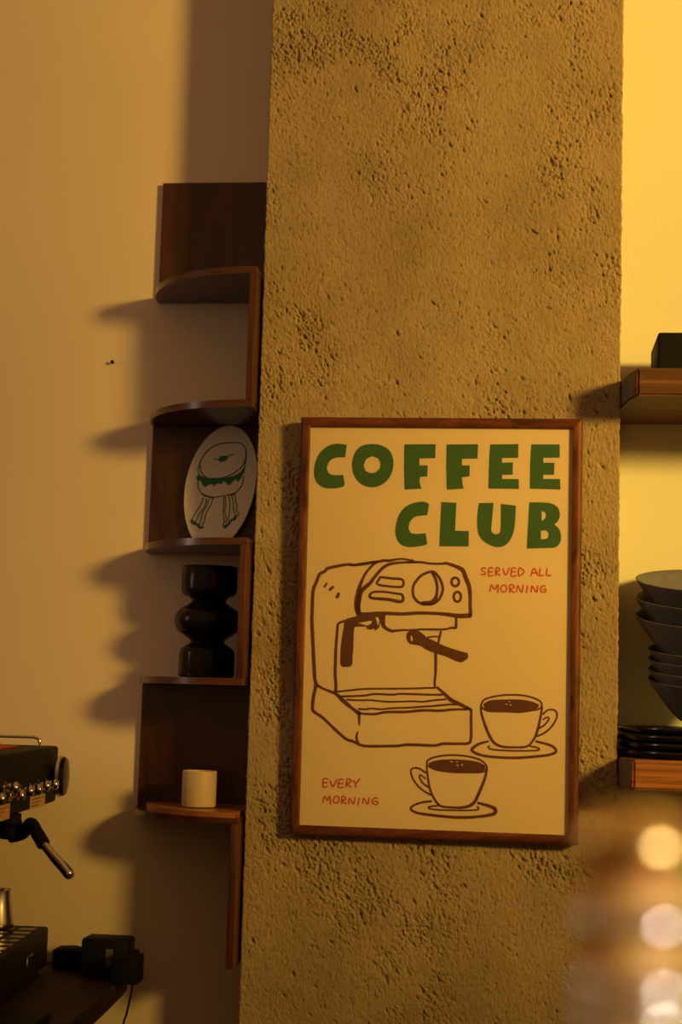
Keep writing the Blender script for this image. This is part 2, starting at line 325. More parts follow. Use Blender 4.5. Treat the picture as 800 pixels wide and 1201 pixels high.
MPOLY = [([(-1279,108),(-1190,136),(-1139,182),(-1061,183),(-907,203),(-771,202),(-774,132),(-776,29),(-753,-21),(-669,-64),(-668,-109),(-745,-85),(-811,-42),(-831,-10),(-858,40),(-863,-24),(-913,-83),(-939,-77),(-926,-51),(-1003,-72),(-1049,-60),(-1063,-28),(-1185,-31),(-1237,-39),(-1247,-135),(-1248,-379),(-1258,-481),(-1255,-583),(-1286,-635),(-1402,-645),(-1442,-601),(-1442,-383),(-1432,-255),(-1410,-100),(-1400,2),(-1408,60),(-1331,94)],[[(-1193,29),(-1097,41),(-1007,63),(-968,57),(-993,12),(-1057,-9),(-1148,15)],[(-924,116),(-892,123),(-865,79),(-870,21),(-889,-12),(-903,52)]]),([(-449,-117),(-398,-77),(-283,-68),(-179,-136),(-140,-173),(-50,-209),(66,-264),(246,-329),(425,-376),(469,-381),(483,-438),(458,-482),(377,-529),(300,-512),(146,-446),(18,-411),(-149,-352),(-240,-297),(-394,-275),(-447,-206)],[[(-390,-154),(-369,-147),(-344,-216),(-382,-230)]])]
CUPA = [([28],1,[(685,-1161),(718,-1082),(813,-1036),(1020,-995),(1263,-989),(1436,-1018),(1548,-1067),(1578,-1126),(1550,-1179),(1438,-1208),(1249,-1239),(1076,-1236),(817,-1238),(729,-1211)]),([31,41,44,34,31,39,31],0,[(682,-1169),(692,-1273),(742,-1427),(814,-1597),(894,-1707),(1016,-1754),(1205,-1757),(1377,-1734),(1479,-1611),(1528,-1472),(1560,-1316),(1584,-1161)]),([28],0,[(1594,-1264),(1662,-1201),(1748,-1190),(1800,-1232),(1792,-1327),(1717,-1449),(1615,-1538),(1513,-1584)]),([21,26,28],0,[(1595,-1341),(1663,-1299),(1684,-1330),(1630,-1409),(1554,-1463)]),([31,47,39,41,39,41,34],0,[(807,-1680),(669,-1722),(566,-1795),(584,-1846),(724,-1893),(949,-1911),(1208,-1911),(1465,-1886),(1688,-1853),(1790,-1807),(1781,-1756),(1703,-1707),(1505,-1662)]),([21,28,26,26],0,[(825,-1743),(800,-1770),(861,-1799),(1068,-1809),(1344,-1804),(1533,-1789),(1532,-1755),(1412,-1733)])]
CUPAP = [([(711,-1134),(814,-1079),(987,-1060),(1264,-1053),(1436,-1079),(1540,-1119),(1524,-1171),(1404,-1209),(1232,-1240),(1076,-1236),(834,-1238),(738,-1202)],[[(1073,-1127),(1065,-1136),(1050,-1137),(1042,-1128),(1049,-1119),(1065,-1118)],[(1137,-1136),(1128,-1146),(1111,-1147),(1102,-1137),(1111,-1126),(1128,-1125)],[(1112,-1090),(1106,-1097),(1094,-1098),(1088,-1090),(1094,-1083),(1106,-1082)]])]
CUPB = [([28],1,[(-103,-2051),(-95,-1996),(-14,-1948),(186,-1906),(422,-1904),(622,-1937),(732,-1987),(787,-2066),(752,-2121),(644,-2143),(445,-2149),(263,-2150),(45,-2127),(-75,-2077)]),([28,34,34,36,47,47,31],0,[(-106,-2069),(-90,-2212),(-50,-2409),(17,-2551),(101,-2646),(237,-2668),(455,-2660),(598,-2592),(685,-2419),(754,-2238),(788,-2093)]),([28],0,[(-115,-2177),(-211,-2117),(-302,-2111),(-341,-2158),(-308,-2265),(-223,-2379),(-131,-2448),(-30,-2498)]),([21,26,28],0,[(-113,-2267),(-190,-2212),(-212,-2235),(-161,-2323),(-77,-2383)]),([34,31,39,44,44,60,39],0,[(-19,-2588),(-164,-2611),(-290,-2660),(-329,-2716),(-233,-2766),(4,-2793),(276,-2810),(530,-2804),(764,-2774),(907,-2733),(915,-2670),(833,-2629),(670,-2590)]),([26],0,[(92,-2647),(-53,-2670),(-44,-2700),(129,-2711),(455,-2705),(654,-2689),(671,-2661),(653,-2644)])]
CUPBP = [([(-85,-2032),(24,-1989),(205,-1965),(442,-1964),(641,-1986),(751,-2031),(770,-2076),(734,-2113),(644,-2148),(445,-2149),(263,-2150),(45,-2118),(-66,-2076)],[[(367,-2049),(358,-2059),(340,-2060),(331,-2051),(340,-2041),(358,-2040)],[(434,-2038),(427,-2049),(412,-2050),(405,-2039),(412,-2028),(426,-2028)],[(282,-1998),(272,-2006),(250,-2007),(239,-2000),(250,-1992),(271,-1991)],[(359,-1998),(351,-2006),(334,-2006),(326,-1999),(334,-1991),(350,-1990)]])]
TEXTA = [([22],0,[(720,885),(672,888),(654,858),(705,824),(702,792),(650,791)]),([22],0,[(831,887),(768,886),(762,777),(825,779)]),([22],0,[(765,833),(819,834)]),([22],0,[(868,771),(871,891),(919,884),(919,852),(872,835),(928,781)]),([22],0,[(974,885),(1015,790),(1069,892)]),([22],0,[(1172,889),(1109,892),(1100,776),(1169,782)]),([22],0,[(1102,840),(1162,841)]),([22],1,[(1212,894),(1210,783),(1268,811),(1284,854),(1251,887)]),([22],0,[(1387,786),(1436,898),(1490,791)]),([22],0,[(1406,829),(1478,831)]),([22],0,[(1528,903),(1517,792),(1576,796)]),([22],0,[(1630,905),(1624,797),(1684,798)]),([22],0,[(782,531),(807,638),(852,572),(902,640),(904,528)]),([22],1,[(986,638),(950,606),(951,558),(996,535),(1030,567),(1026,620)]),([22],0,[(1083,525),(1081,640),(1137,633),(1140,601),(1090,580),(1146,530)]),([22],0,[(1182,534),(1197,634),(1257,535),(1279,644)]),([22],0,[(1345,642),(1328,534)]),([22],0,[(1399,538),(1408,634),(1478,540),(1492,640)]),([22],0,[(1613,631),(1563,634),(1535,585),(1556,546),(1608,552),(1614,587),(1576,586)])]
TEXTB = [([22],0,[(-1577,-2317),(-1648,-2316),(-1652,-2433),(-1590,-2427)]),([22],0,[(-1651,-2373),(-1589,-2368)]),([22],0,[(-1549,-2338),(-1504,-2424),(-1451,-2326)]),([22],0,[(-1340,-2318),(-1410,-2320),(-1420,-2434),(-1350,-2428)]),([22],0,[(-1415,-2377),(-1351,-2373)]),([22],0,[(-1302,-2430),(-1295,-2310),(-1243,-2315),(-1245,-2353),(-1293,-2373),(-1230,-2421)]),([22],0,[(-1205,-2320),(-1155,-2362),(-1105,-2297)]),([22],0,[(-1155,-2362),(-1164,-2425)]),([22],0,[(-1651,-2675),(-1628,-2574),(-1582,-2629),(-1548,-2565),(-1532,-2681)]),([22],1,[(-1455,-2565),(-1486,-2600),(-1489,-2644),(-1452,-2668),(-1412,-2642),(-1409,-2591),(-1427,-2569)]),([22],0,[(-1360,-2680),(-1363,-2571),(-1314,-2575),(-1310,-2607),(-1357,-2627),(-1301,-2673)]),([22],0,[(-1260,-2674),(-1249,-2588),(-1190,-2665),(-1166,-2576)]),([22],0,[(-1102,-2574),(-1119,-2681)]),([22],0,[(-1049,-2666),(-1038,-2580),(-978,-2666),(-955,-2575)]),([22],0,[(-821,-2576),(-872,-2572),(-909,-2617),(-889,-2660),(-832,-2661),(-826,-2623),(-871,-2625)])]
OVAL = [(558,-129),(573,-43),(583,44),(589,131),(590,217),(587,302),(580,384),(568,463),(551,539),(531,611),(506,679),(477,741),(445,798),(410,848),(371,893),(329,930),(285,960),(238,984),(190,999),(140,1007),(89,1007),(37,999),(-15,984),(-66,961),(-118,931),(-168,894),(-217,850),(-265,799),(-310,742),(-353,680),(-393,612),(-431,540),(-464,464),(-495,384),(-521,302),(-544,217),(-562,130),(-576,43),(-586,-45),(-591,-132),(-591,-218),(-588,-302),(-579,-384),(-566,-462),(-549,-538),(-528,-608),(-503,-675),(-474,-736),(-442,-791),(-406,-841),(-367,-884),(-325,-920),(-281,-949),(-235,-971),(-187,-986),(-138,-993),(-88,-993),(-37,-985),(14,-970),(65,-947),(116,-917),(166,-881),(214,-838),(261,-788),(306,-732),(348,-671),(388,-605),(426,-534),(459,-459),(490,-380),(517,-299),(540,-215)]
BAGEL = [([19],1,[(-354,312),(-351,393),(-278,524),(-156,638),(-15,689),(176,710),(288,700),(370,644),(400,531),(383,386),(309,272),(171,174),(47,124),(-112,106),(-240,120),(-324,200)]),([17],0,[(404,547),(401,402),(381,273)]),([14],0,[(-371,328),(-382,231),(-345,143),(-271,104)]),([17],0,[(-380,50),(-358,-62),(-305,-141),(-207,-188),(-79,-206),(78,-176),(235,-142),(326,-53),(368,44),(379,141)]),([31,28,38],0,[(-288,-165),(-207,-196),(-110,-216)]),([17,31,24],0,[(125,-168),(204,-154),(243,-134)]),([10,17,17],0,[(-149,441),(-97,429),(-52,421)]),([17,16,12],0,[(92,466),(154,503),(205,505)]),([9],0,[(-68,485),(-20,475)]),([16],0,[(-270,-205),(-311,-334),(-383,-463),(-455,-600)]),([16],0,[(-222,-220),(-238,-349),(-319,-478),(-361,-574),(-397,-639)]),([16],0,[(-181,-236),(-214,-364),(-272,-461),(-296,-605),(-323,-685)]),([16],0,[(-110,-227),(-151,-348),(-208,-460),(-240,-604),(-274,-716)]),([16],0,[(55,-185),(70,-328),(65,-472),(92,-599),(73,-679)]),([16],0,[(87,-192),(102,-328),(93,-456),(130,-567),(118,-630)]),([16],0,[(142,-183),(172,-311),(171,-439),(162,-566),(172,-614)]),([16],0,[(189,-167),(226,-278),(233,-406),(268,-485),(241,-565)]),([16],0,[(243,-150),(265,-262),(293,-341),(280,-405),(331,-484),(286,-516)]),([52,63,35],0,[(-455,-592),(-413,-639),(-340,-666)]),([24,45,24],0,[(-340,-669),(-314,-709),(-258,-716)]),([28,52,35,31],0,[(81,-679),(113,-694),(181,-629),(217,-573)]),([28,42,21],0,[(233,-573),(264,-564),(293,-508)])]
BAGELP = [([(-408,118),(-370,167),(-305,135),(-207,105),(-64,98),(63,116),(204,150),(313,208),(372,289),(391,297),(391,225),(362,176),(333,111),(288,55),(239,94),(194,45),(164,-3),(116,4),(83,44),(50,60),(5,3),(-28,26),(-75,10),(-105,-23),(-138,9),(-201,-8),(-255,-41),(-297,-9),(-333,71),(-380,54)],[]),([(-57,429),(-19,470),(59,492),(100,471),(79,414),(1,381),(-47,397)],[])]
SEEDS = [(-167,549),(101,617),(294,570),(255,408),(190,279),(50,212),(-164,194),(-148,331),(-75,319)]


def ribbon(bm, stroke, y, n=6, jit=0.05):
    ws, closed, pts = stroke
    P = spline([(x*1e-4, z*1e-4) for x, z in pts], n, closed)
    N = len(P); rnd = random.Random(len(pts)*31+pts[0][0])
    def width(i):
        t = i / max(1, N-1) * (len(ws)-1); k = min(int(t), len(ws)-2) if len(ws) > 1 else 0
        wv = ws[0] if len(ws) == 1 else ws[k] + (ws[k+1]-ws[k])*(t-k)
        return wv*1e-4*0.5*(1+rnd.uniform(-jit, jit))
    A, B = [], []
    for i, p in enumerate(P):
        a = P[i-1] if (closed or i > 0) else P[0]
        b = P[(i+1) % N] if (closed or i < N-1) else P[-1]
        t = b - a
        if t.length < 1e-9: t = Vector((1, 0))
        t.normalize(); nrm = Vector((-t.y, t.x)); r = width(i)
        A.append(bm.verts.new((p.x+nrm.x*r, y, p.y+nrm.y*r))); B.append(bm.verts.new((p.x-nrm.x*r, y, p.y-nrm.y*r)))
    for i in range(N if closed else N-1):
        j = (i+1) % N
        bm.faces.new((B[i], B[j], A[j], A[i]))
    if not closed:
        for idx, sg in ((0, -1), (N-1, 1)):
            p = P[idx]; q = P[min(idx+1, N-1)] - P[max(idx-1, 0)]
            ang = math.atan2(q.y, q.x); r = (A[idx].co - B[idx].co).length/2
            arc = [bm.verts.new((p.x+r*math.cos(ang-sg*PI/2+sg*PI*k/6), y, p.y+r*math.sin(ang-sg*PI/2+sg*PI*k/6))) for k in range(1, 6)]
            first, last = (B[idx], A[idx])
            bm.faces.new([first]+arc+[last] if sg > 0 else [last]+arc+[first])
def smooth_poly(pts, sharp=42, n=4):
    P = [Vector((x*1e-4, z*1e-4)) for x, z in pts]; N = len(P); corner = []
    for i in range(N):
        a, b = P[i]-P[i-1], P[(i+1) % N]-P[i]
        corner.append(a.length < 1e-9 or b.length < 1e-9 or math.degrees(a.angle(b)) > sharp)
    out = []
    for i in range(N):
        p1, p2 = P[i], P[(i+1) % N]
        p0 = P[i-1] if not corner[i] else p1-(p2-p1)*.5
        p3 = P[(i+2) % N] if not corner[(i+1) % N] else p2+(p2-p1)*.5
        for k in range(n):
            t = k/n
            out.append(0.5*((2*p1)+(p2-p0)*t+(2*p0-5*p1+4*p2-p3)*t*t+(-p0+3*p1-3*p2+p3)*t**3))
    return out
def fill(bm, outer, holes, y, sharp=42):
    loops = [[Vector((p.x, p.y, 0)) for p in smooth_poly(l, sharp)] for l in [outer]+list(holes)]
    tris = tessellate_polygon(loops); flat = [v for l in loops for v in l]
    vs = [bm.verts.new((v.x, y, v.y)) for v in flat]
    for t in tris:
        try: bm.faces.new([vs[i] for i in t])
        except ValueError: pass
def face_front(bm):
    bm.normal_update()
    bmesh.ops.reverse_faces(bm, faces=[f for f in bm.faces if f.normal.y > 0])
def print_part(name, mt, parent, y, strokes=(), polys=(), sharp=42, **props):
    bm = bmesh.new()
    for s in strokes: ribbon(bm, s, y)
    for k, (o_, h_) in enumerate(polys): fill(bm, o_, h_, y - 2e-5*(k+1), sharp)
    face_front(bm)
    return from_bm(name, bm, mt, parent, None, recalc=False, **props)

# ------------------------------------------------------------------ framed poster
PW, PH = 0.42640, 0.62977
poster = thing('framed_poster', 'large framed coffee club poster with green lettering on the concrete pillar', 'poster', (PW/2, -0.0328, PH/2))
poster.rotation_euler = (Matrix.Rotation(-0.01304, 3, 'Z') @ Matrix.Rotation(0.01702, 3, 'X') @ Matrix.Rotation(0.00041, 3, 'Y')).to_euler()
hw, hh, rw = PW/2, PH/2, 0.0142
# rail cross-section: distance in from the outer edge, and depth (0 = front)
sec = [(0.0, 0.020), (0.0, 0.004), (0.0012, 0.0015), (0.004, 0.0), (0.009, 0.0001), (0.0125, 0.0008), (rw, 0.0018), (rw, 0.020)]
def rail(k):
    bm = bmesh.new()
    cs = [(-hw, -hh), (hw, -hh), (hw, hh), (-hw, hh)]
    a, b = cs[k], cs[(k+1) % 4]
    def inset(c, d): return (c[0] - math.copysign(d, c[0]), c[1] - math.copysign(d, c[1]))
    def row(c): return [bm.verts.new((inset(c, d)[0], y, inset(c, d)[1])) for d, y in sec]
    A, B = row(a), row(b); n = len(sec)
    for i in range(n):
        j = (i+1) % n; bm.faces.new((A[i], B[i], B[j], A[j]))
    bm.faces.new(A[::-1]); bm.faces.new(B)
    return from_bm('frame_rail', bm, M['frame_h'] if k in (0, 2) else M['frame'], poster, 50)
for k in range(4): rail(k)
REC = 0.008
box('paper_sheet', (-hw+rw-.003, REC, -hh+rw-.003), (hw-rw+.003, REC+.001, hh-rw+.003), M['paper'], poster)
box('backing_board', (-hw+.004, REC+.0015, -hh+.004), (hw-.004, .0185, hh-.004), M['rubber'], poster)
box('clear_glazing', (-hw+rw+.0001, .0052, -hh+rw+.0001), (hw-rw-.0001, .0062, hh-rw-.0001), M['glazing'], poster)
YP = REC - 0.0003
for o_, h_ in LETTERS: print_part('headline_letter', M['green'], poster, YP, polys=[(o_, h_)], sharp=38)
print_part('machine_drawing', M['brown'], poster, YP, MACHINE, MPOLY)
print_part('cup_drawing', M['brown'], poster, YP, CUPA, CUPAP)
print_part('cup_drawing', M['brown'], poster, YP, CUPB, CUPBP)
print_part('small_lettering', M['red'], poster, YP, TEXTA)
print_part('small_lettering', M['red'], poster, YP, TEXTB)
for sx in (-1, 1):
    for sz in (-1, 1):
        box('wall_bumper', (sx*(hw-.03)-.008, .0185, sz*(hh-.03)-.008), (sx*(hw-.03)+.008, .0345 - sx*.0025 + sz*.0048, sz*(hh-.03)+.008), M['rubber'], poster)

# ------------------------------------------------------------------ corner shelf
XS, RS, YF, TH = -0.07529, 0.19731, -0.04238, 0.0108
Z1, Z2, Z3, Z4, Z5 = 0.86418, 0.65491, 0.44212, 0.22976, 0.02960
ZT, ZBOT = 1.05861, -0.19667
cs = thing('corner_shelf', 'dark walnut zigzag corner shelf with five quarter-round boards beside the pillar', 'shelf', (XS, YB, ZBOT))
TRAY = .0075
def board(z, t=TH):
    bm = bmesh.new(); n = 40
    pts = [(0, 0)] + [(-(RS+.002)*math.cos(PI/2*k/n), -RS*math.sin(PI/2*k/n)) for k in range(n+1)]
    lo = [bm.verts.new((x, y, z-ZBOT-t)) for x, y in pts]; hi = [bm.verts.new((x, y, z-ZBOT)) for x, y in pts]
    bm.faces.new(lo[::-1]); bm.faces.new(hi)
    side = [bm.faces.new((lo[i], lo[(i+1) % len(pts)], hi[(i+1) % len(pts)], hi[i])) for i in range(len(pts))]
    bmesh.ops.bevel(bm, geom=[e for e in bm.edges if abs(e.verts[0].co.z-e.verts[1].co.z) < 1e-6 and min(e.verts[0].co.y, e.verts[1].co.y) < -.001 and max(e.verts[0].co.length, 0) > .1 and e.verts[0].co.xy.length > RS*.9 and e.verts[1].co.xy.length > RS*.9],
                    offset=.0016, segments=2, affect='EDGES')
    from_bm('shelf_board', bm, M['walnut_edge'], cs, 35)
for z in (Z1, Z2, Z3, Z4): board(z)
board(Z5 - TRAY, .0075)
def panel(kind, zlo, zhi):
    if kind == 'back_panel': box('back_panel', (-RS, -TH, zlo-ZBOT), (0, 0, zhi-ZBOT), M['walnut'], cs, .0008, 1)
    else: box('side_panel', (-TH, -RS, zlo-ZBOT), (0, 0, zhi-ZBOT), M['walnut_edge2'], cs, .0014, 2)
M['walnut_edge2'] = wood('walnut_side_panel', (0.044, 0.013, 0.005), (0.098, 0.029, 0.010), (30, 30, 3), 0.32, 2.0)
panel('back_panel', Z1, ZT); panel('side_panel', Z2, Z1-TH); panel('back_panel', Z3, Z2-TH)
panel('side_panel', Z4, Z3-TH); panel('back_panel', Z5-TRAY, Z4-TH); panel('side_panel', ZBOT, Z5-TRAY-.0075)

# oval plaque leaning in the shelf
PCX, PCY, PCZ = -0.15275, 0.12840, 0.54951
lean = math.radians(4)
pl = thing('oval_plaque', 'tilted white oval plaque with green bagel sandwich drawing on corner shelf', 'plaque', (PCX, PCY + .001, PCZ - .0050), (-lean, 0, 0))
PCZ -= .0050
zmin = (Z3 - PCZ) / math.cos(lean)
bm = bmesh.new()
pts = [(x*1e-4, max(z*1e-4*(.985 if z > 0 else 1.07), zmin + .0006)) for x, z in OVAL]
fr = [bm.verts.new((x, 0, z)) for x, z in pts]; bk = [bm.verts.new((x, .005, z)) for x, z in pts]
bm.faces.new(fr); bm.faces.new(bk[::-1])
for i in range(len(pts)): bm.faces.new((fr[i], bk[i], bk[(i+1) % len(pts)], fr[(i+1) % len(pts)]))
bmesh.ops.remove_doubles(bm, verts=bm.verts, dist=1e-5)
from_bm('oval_card', bm, M['plaque'], pl, 40)
print_part('bagel_drawing', M['pgreen_thin'], pl, -0.0003, BAGEL)
print_part('lettuce_print', M['pgreen'], pl, -0.0003, (), BAGELP, 60)
bm = bmesh.new()
for x, z in SEEDS:
    vs = [bm.verts.new((x*1e-4+.0011*math.cos(a), -.0003, z*1e-4+.0011*math.sin(a))) for a in [2*PI*k/8 for k in range(8)]]
    bm.faces.new(vs)
face_front(bm); from_bm('seed_print', bm, mat('plaque_pale_green', (0.45, 0.46, 0.34), 0.6), pl, None, recalc=False)

# black stacked-ball vase
def arc(cx, cz, rx, rz, a0, a1, n=10): return [(cx+rx*math.cos(math.radians(a0+(a1-a0)*k/n)), cz+rz*math.sin(math.radians(a0+(a1-a0)*k/n))) for k in range(n+1)]
prof = [(0, 0), (.040, 0), (.0435, .002), (.0440, .005), (.0440, .036)] + arc(.030, .036, .014, .014, 0, 45, 5) + [(.0285, .0535), (.0268, .0565), (.0285, .0595)]
prof += [(.036, .064)] + arc(.0305, .0885, .0225, .0235, -62, 62, 12) + [(.036, .1125), (.0285, .117), (.0268, .120), (.0285, .123)]
prof += [(.034, .127)] + arc(.034, .139, .0102, .012, -70, 0, 5) + [(.0442, .1725), (.0430, .1745), (.0400, .1745), (.0390, .1700), (.0385, .140), (.020, .125), (0, .125)]
bm = lathe_bm(prof, 64)
v = from_bm('black_vase', bm, M['vase'], None, 50); v.location = (-0.1515, 0.062, Z4+.0004)
tag(v, 'black ceramic vase of three stacked rounded drums on the corner shelf', 'vase')
# lighter quarter-round tray under the cup
bm = bmesh.new(); n = 36; rt = RS - TH - .0145
pts = [(0, 0)] + [(-rt*math.cos(PI/2*k/n), -(rt+.010)*math.sin(PI/2*k/n)) for k in range(n+1)]
lo = [bm.verts.new((x, y, 0)) for x, y in pts]; hi = [bm.verts.new((x, y, TRAY)) for x, y in pts]
bm.faces.new(lo[::-1]); bm.faces.new(hi)
for i in range(len(pts)): bm.faces.new((lo[i], lo[(i+1) % len(pts)], hi[(i+1) % len(pts)], hi[i]))
ty = from_bm('serving_tray', bm, M['traywood'], None, 40); ty.location = (XS - .0055, YB - TH - .0008, Z5 - TRAY + .0002)
tag(ty, 'lighter orange quarter-round wooden tray on the lowest corner shelf board, under the cup', 'tray')
# sand coloured cup
prof = [(0, .0), (.023, .0), (.0262, .0015), (.0268, .005), (.0268, .0545), (.0260, .0558), (.0248, .0545), (.0244, .006), (0, .005)]
cp = from_bm('espresso_cup', lathe_bm(prof, 48), M['cup'], None, 45); cp.location = (-0.1535, 0.050, Z5+.0008)
tag(cp, 'small sand coloured handleless cup on the orange wooden tray', 'cup')

# ------------------------------------------------------------------ right-hand plank shelves
def plank(label, xf, xb, yf, z0, z1, mt):
    t = thing('wall_shelf', label, 'shelf', (XR, YB, z0))
    X = lambda x: x - XR
    Yq = lambda y: y - YB
    pts = [(xb, YB), (xb, 0.004), (xb+.0015, -.012), (xb+.0060, -.050), (xf-.003, yf+.009), (xf, yf), (1.35, yf), (1.35, YB)]
    bm = bmesh.new()
    lo = [bm.verts.new((X(x), Yq(y), 0)) for x, y in pts]; hi = [bm.verts.new((X(x), Yq(y), z1-z0)) for x, y in pts]
    bm.faces.new(lo[::-1]); bm.faces.new(hi); n = len(pts)
    sd = [bm.faces.new((lo[i], lo[(i+1) % n], hi[(i+1) % n], hi[i])) for i in range(n)]
    bmesh.ops.recalc_face_normals(bm, faces=bm.faces)
    for i in (1, 2, 3): sd[i].material_index = 1
    bmesh.ops.bevel(bm, geom=[e for e in bm.edges if all(v.co.y < -(YB-.01) for v in e.verts)], offset=.003, segments=2, affect='EDGES')
    ob = from_bm('plank', bm, mt, t, 35); ob.data.materials.append(M['endgrain'])
    for x in (0.72, 1.2): box('hidden_peg', (X(x)-.006, -.004, .014), (X(x)+.006, .03, .026), M['softchrome'], t)
plank('upper thick orange wood shelf carrying a black box, right of the pillar', 0.5027, XR+.001, -.095, .6551, .6961, M['plankdark'])
plank('lower thick orange wood shelf under the plates and bowls', 0.5006, XR+.001, -.095, .0868, .1291, M['plankwood'])
b_ = box('black_box', (0, 0, 0), (.22, .135, .0679), M['blackbox'], None, .004, 3)
b_.location = (.5370, -.030, .6964); tag(b_, 'matt black rounded box on the upper wooden shelf', 'box')

PXc, PYc = .607, .040
plate_prof = [(0, .0), (.100, .0), (.1125, .0008), (.1180, .0030), (.1202, .0060), (.1206, .0085), (.1200, .0104), (.1186, .0111), (.1168, .0106), (.1120, .0072), (.098, .0052), (0, .0048)]
pm = None
for k, nm in enumerate(['black glazed plate at the bottom of the plate stack', 'second black glazed plate from the bottom of the stack', 'third black glazed plate from the bottom of the stack', 'topmost black glazed plate directly under the grey bowls']):
    if pm is None: pm = from_bm('dinner_plate', lathe_bm(plate_prof, 72), M['plate'], None, 40)
    ob = pm if k == 0 else pm.copy()
    if k: C.objects.link(ob)
    ob.location = (PXc + (.0, .002, -.001, .001)[k], PYc, .1294 + k*.0115); ob.rotation_euler = (0, 0, k*.7)
    tag(ob, nm, 'plate', 'black plates stacked on the lower shelf')
ZPL = .1294 + 3*.0115 + .0054
BX, BY = .6150, .032
def bowl_bm(rf, foot, r0, r1, h, t, shear, pw=.74):
    prof = [(0, .001), (rf-.003, .001), (rf-.002, 0), (rf, 0), (rf+.0005, foot*.8), (r0, foot)]
    n = 12
    for k in range(1, n+1):
        s = k/n; prof.append((r0+(r1-r0)*(s**pw), foot+(h-foot)*s))
    prof.append((r1+.0006, h+.0012)); prof.append((r1-t*.6, h+.0016))
    for k in range(n, 0, -1):
        s = k/n; prof.append((r0+(r1-r0)*(s**pw)-t, foot+(h-foot)*s+.0012))
    prof += [(r0-t*1.2, foot+t), (0, foot+t)]
    return lathe_bm(prof, 72, shear, z0=foot+t)
names_s = ['grey bowl at the very bottom of the bowl stack, resting on plates', 'second grey bowl from the bottom of the bowl stack', 'third grey bowl from the bottom of the bowl stack', 'fourth grey bowl up, topmost of the smaller bowls']
small = from_bm('serving_bowl', bowl_bm(.027, .0116, .030, .0850, .0765, .0028, .22), M['bowl'], None, 50)
for k, nm in enumerate(names_s):
    ob = small if k == 0 else small.copy()
    if k: C.objects.link(ob)
    ob.location = (BX, BY, ZPL + .0150*k); ob.rotation_euler = (0, 0, (.0, -.03, .02, -.02)[k])
    tag(ob, nm, 'bowl', 'small grey bowls stacked on the black plates')
z_small = ZPL + .0150*3 + .0150
names_l = ['lowest of the three wide grey bowls in the stack', 'middle one of the three wide grey bowls', 'wide grey bowl on top of the stack showing its inside']
big = from_bm('wide_bowl', bowl_bm(.024, .0220, .027, .1060, .1120, .0032, .30, .72), M['bowl'], None, 50)
for k, nm in enumerate(names_l):
    ob = big if k == 0 else big.copy()
    if k: C.objects.link(ob)
    ob.location = (BX, BY, z_small + (0, .0259, .0535)[k]); ob.rotation_euler = (0, (0, .0, .02)[k], (.0, .06, -.05)[k])
    tag(ob, nm, 'bowl', 'wide grey bowls on top of the stack')

# nail and specks on the left wall
nl = from_bm('wall_nail', tube_bm([(0, 0, 0), (0, -.008, .0005), (.0, -.012, .001)], [.0016, .0016, .0030], 10), M['rubber'], None, 40)
nl.location = (-.3473, YB+.003, .7511); tag(nl, 'small dark nail sticking out of the cream wall', 'nail')

# ------------------------------------------------------------------ counter, left
ZC = -.231
ct = thing('counter', 'dark stained wooden counter under the espresso machine', 'counter', (-.2175, YB-.0008, FLOOR))
bm = bmesh.new()
pts = [(-1.6, YB), (-.290, YB)] + [(p.x, p.y) for p in spline([(-.290, .153), (-.275, .135), (-.266, .09), (-.2600, .0), (-.253, -.12), (-.246, -.33), (-.246, -.70)], 5)] + [(-.246, -1.0), (-1.6, -1.0)]
lo = [bm.verts.new((x+.2175, y-YB, ZC-.030-FLOOR)) for x, y in pts]; hi = [bm.verts.new((x+.2175, y-YB, ZC-FLOOR)) for x, y in pts]
bm.faces.new(lo[::-1]); bm.faces.new(hi)
for i in range(len(pts)): bm.faces.new((lo[i], lo[(i+1) % len(pts)], hi[(i+1) % len(pts)], hi[i]))
from_bm('worktop', bm, M['counter'], ct, 30)
box('cabinet', (-1.35, -1.1, 0), (-.25, -.005, ZC-.030-FLOOR), M['counter'], ct)

# ------------------------------------------------------------------ espresso machine (local: +X front, +Y towards the wall)
em = thing('espresso_machine', 'black espresso machine with chrome knobs at the left edge', 'coffee machine', (-.3875, .070, ZC), (0, 0, math.radians(4.6)))
zt, zb = .3474, .2598
bm = bmesh.new()      # head: front face leans in slightly, top bevel
sec2 = [(-.36, zb), (-.004, zb), (0, zb+.003), (.001, zt-.0045), (-.001, zt-.001), (-.005, zt), (-.36, zt)]
A_ = [bm.verts.new((x, -.72, z)) for x, z in sec2]; B_ = [bm.verts.new((x, 0, z)) for x, z in sec2]
n = len(sec2)
for i in range(n): bm.faces.new((A_[i], A_[(i+1) % n], B_[(i+1) % n], B_[i]))
bm.faces.new(A_[::-1]); bm.faces.new(B_)
from_bm('head', bm, M['steel'], em, 30)
box('column', (-.36, -.70, .03), (-.125, -.012, zb), M['steel'], em, .004, 2)
box('drip_tray', (-.30, -.70, .008), (.0, -.004, .0685), M['steel'], em, .004, 2)
for k in range(3):
    box('foot', (-.06, -.06-.28*k, 0), (-.03, -.03-.28*k, .008), M['rubber'], em)
bm = bmesh.new()      # slotted grille on the tray
for i in range(16):
    for j in range(3):
        bm_box(bm, (-.104+j*.034, -.63+i*.038, .0685), (-.079+j*.034, -.609+i*.038, .0700))
g = from_bm('tray_grille', bm, M['grille'], em)
box('tray_badge', (.0, -.155, .0245), (.002, -.115, .0445), M['softchrome'], em, .0008, 1)
rl = spline([(-.30, -.02, zt), (-.30, -.02, zt+.010), (-.293, -.02, zt+.0135), (-.06, -.02, zt+.0135), (-.034, -.02, zt+.0130), (-.026, -.02, zt+.009), (-.0245, -.02, zt-.001)], 6)
from_bm('cup_rail', tube_bm(rl, .0024, 12), M['chrome'], em, 40)
kn = None
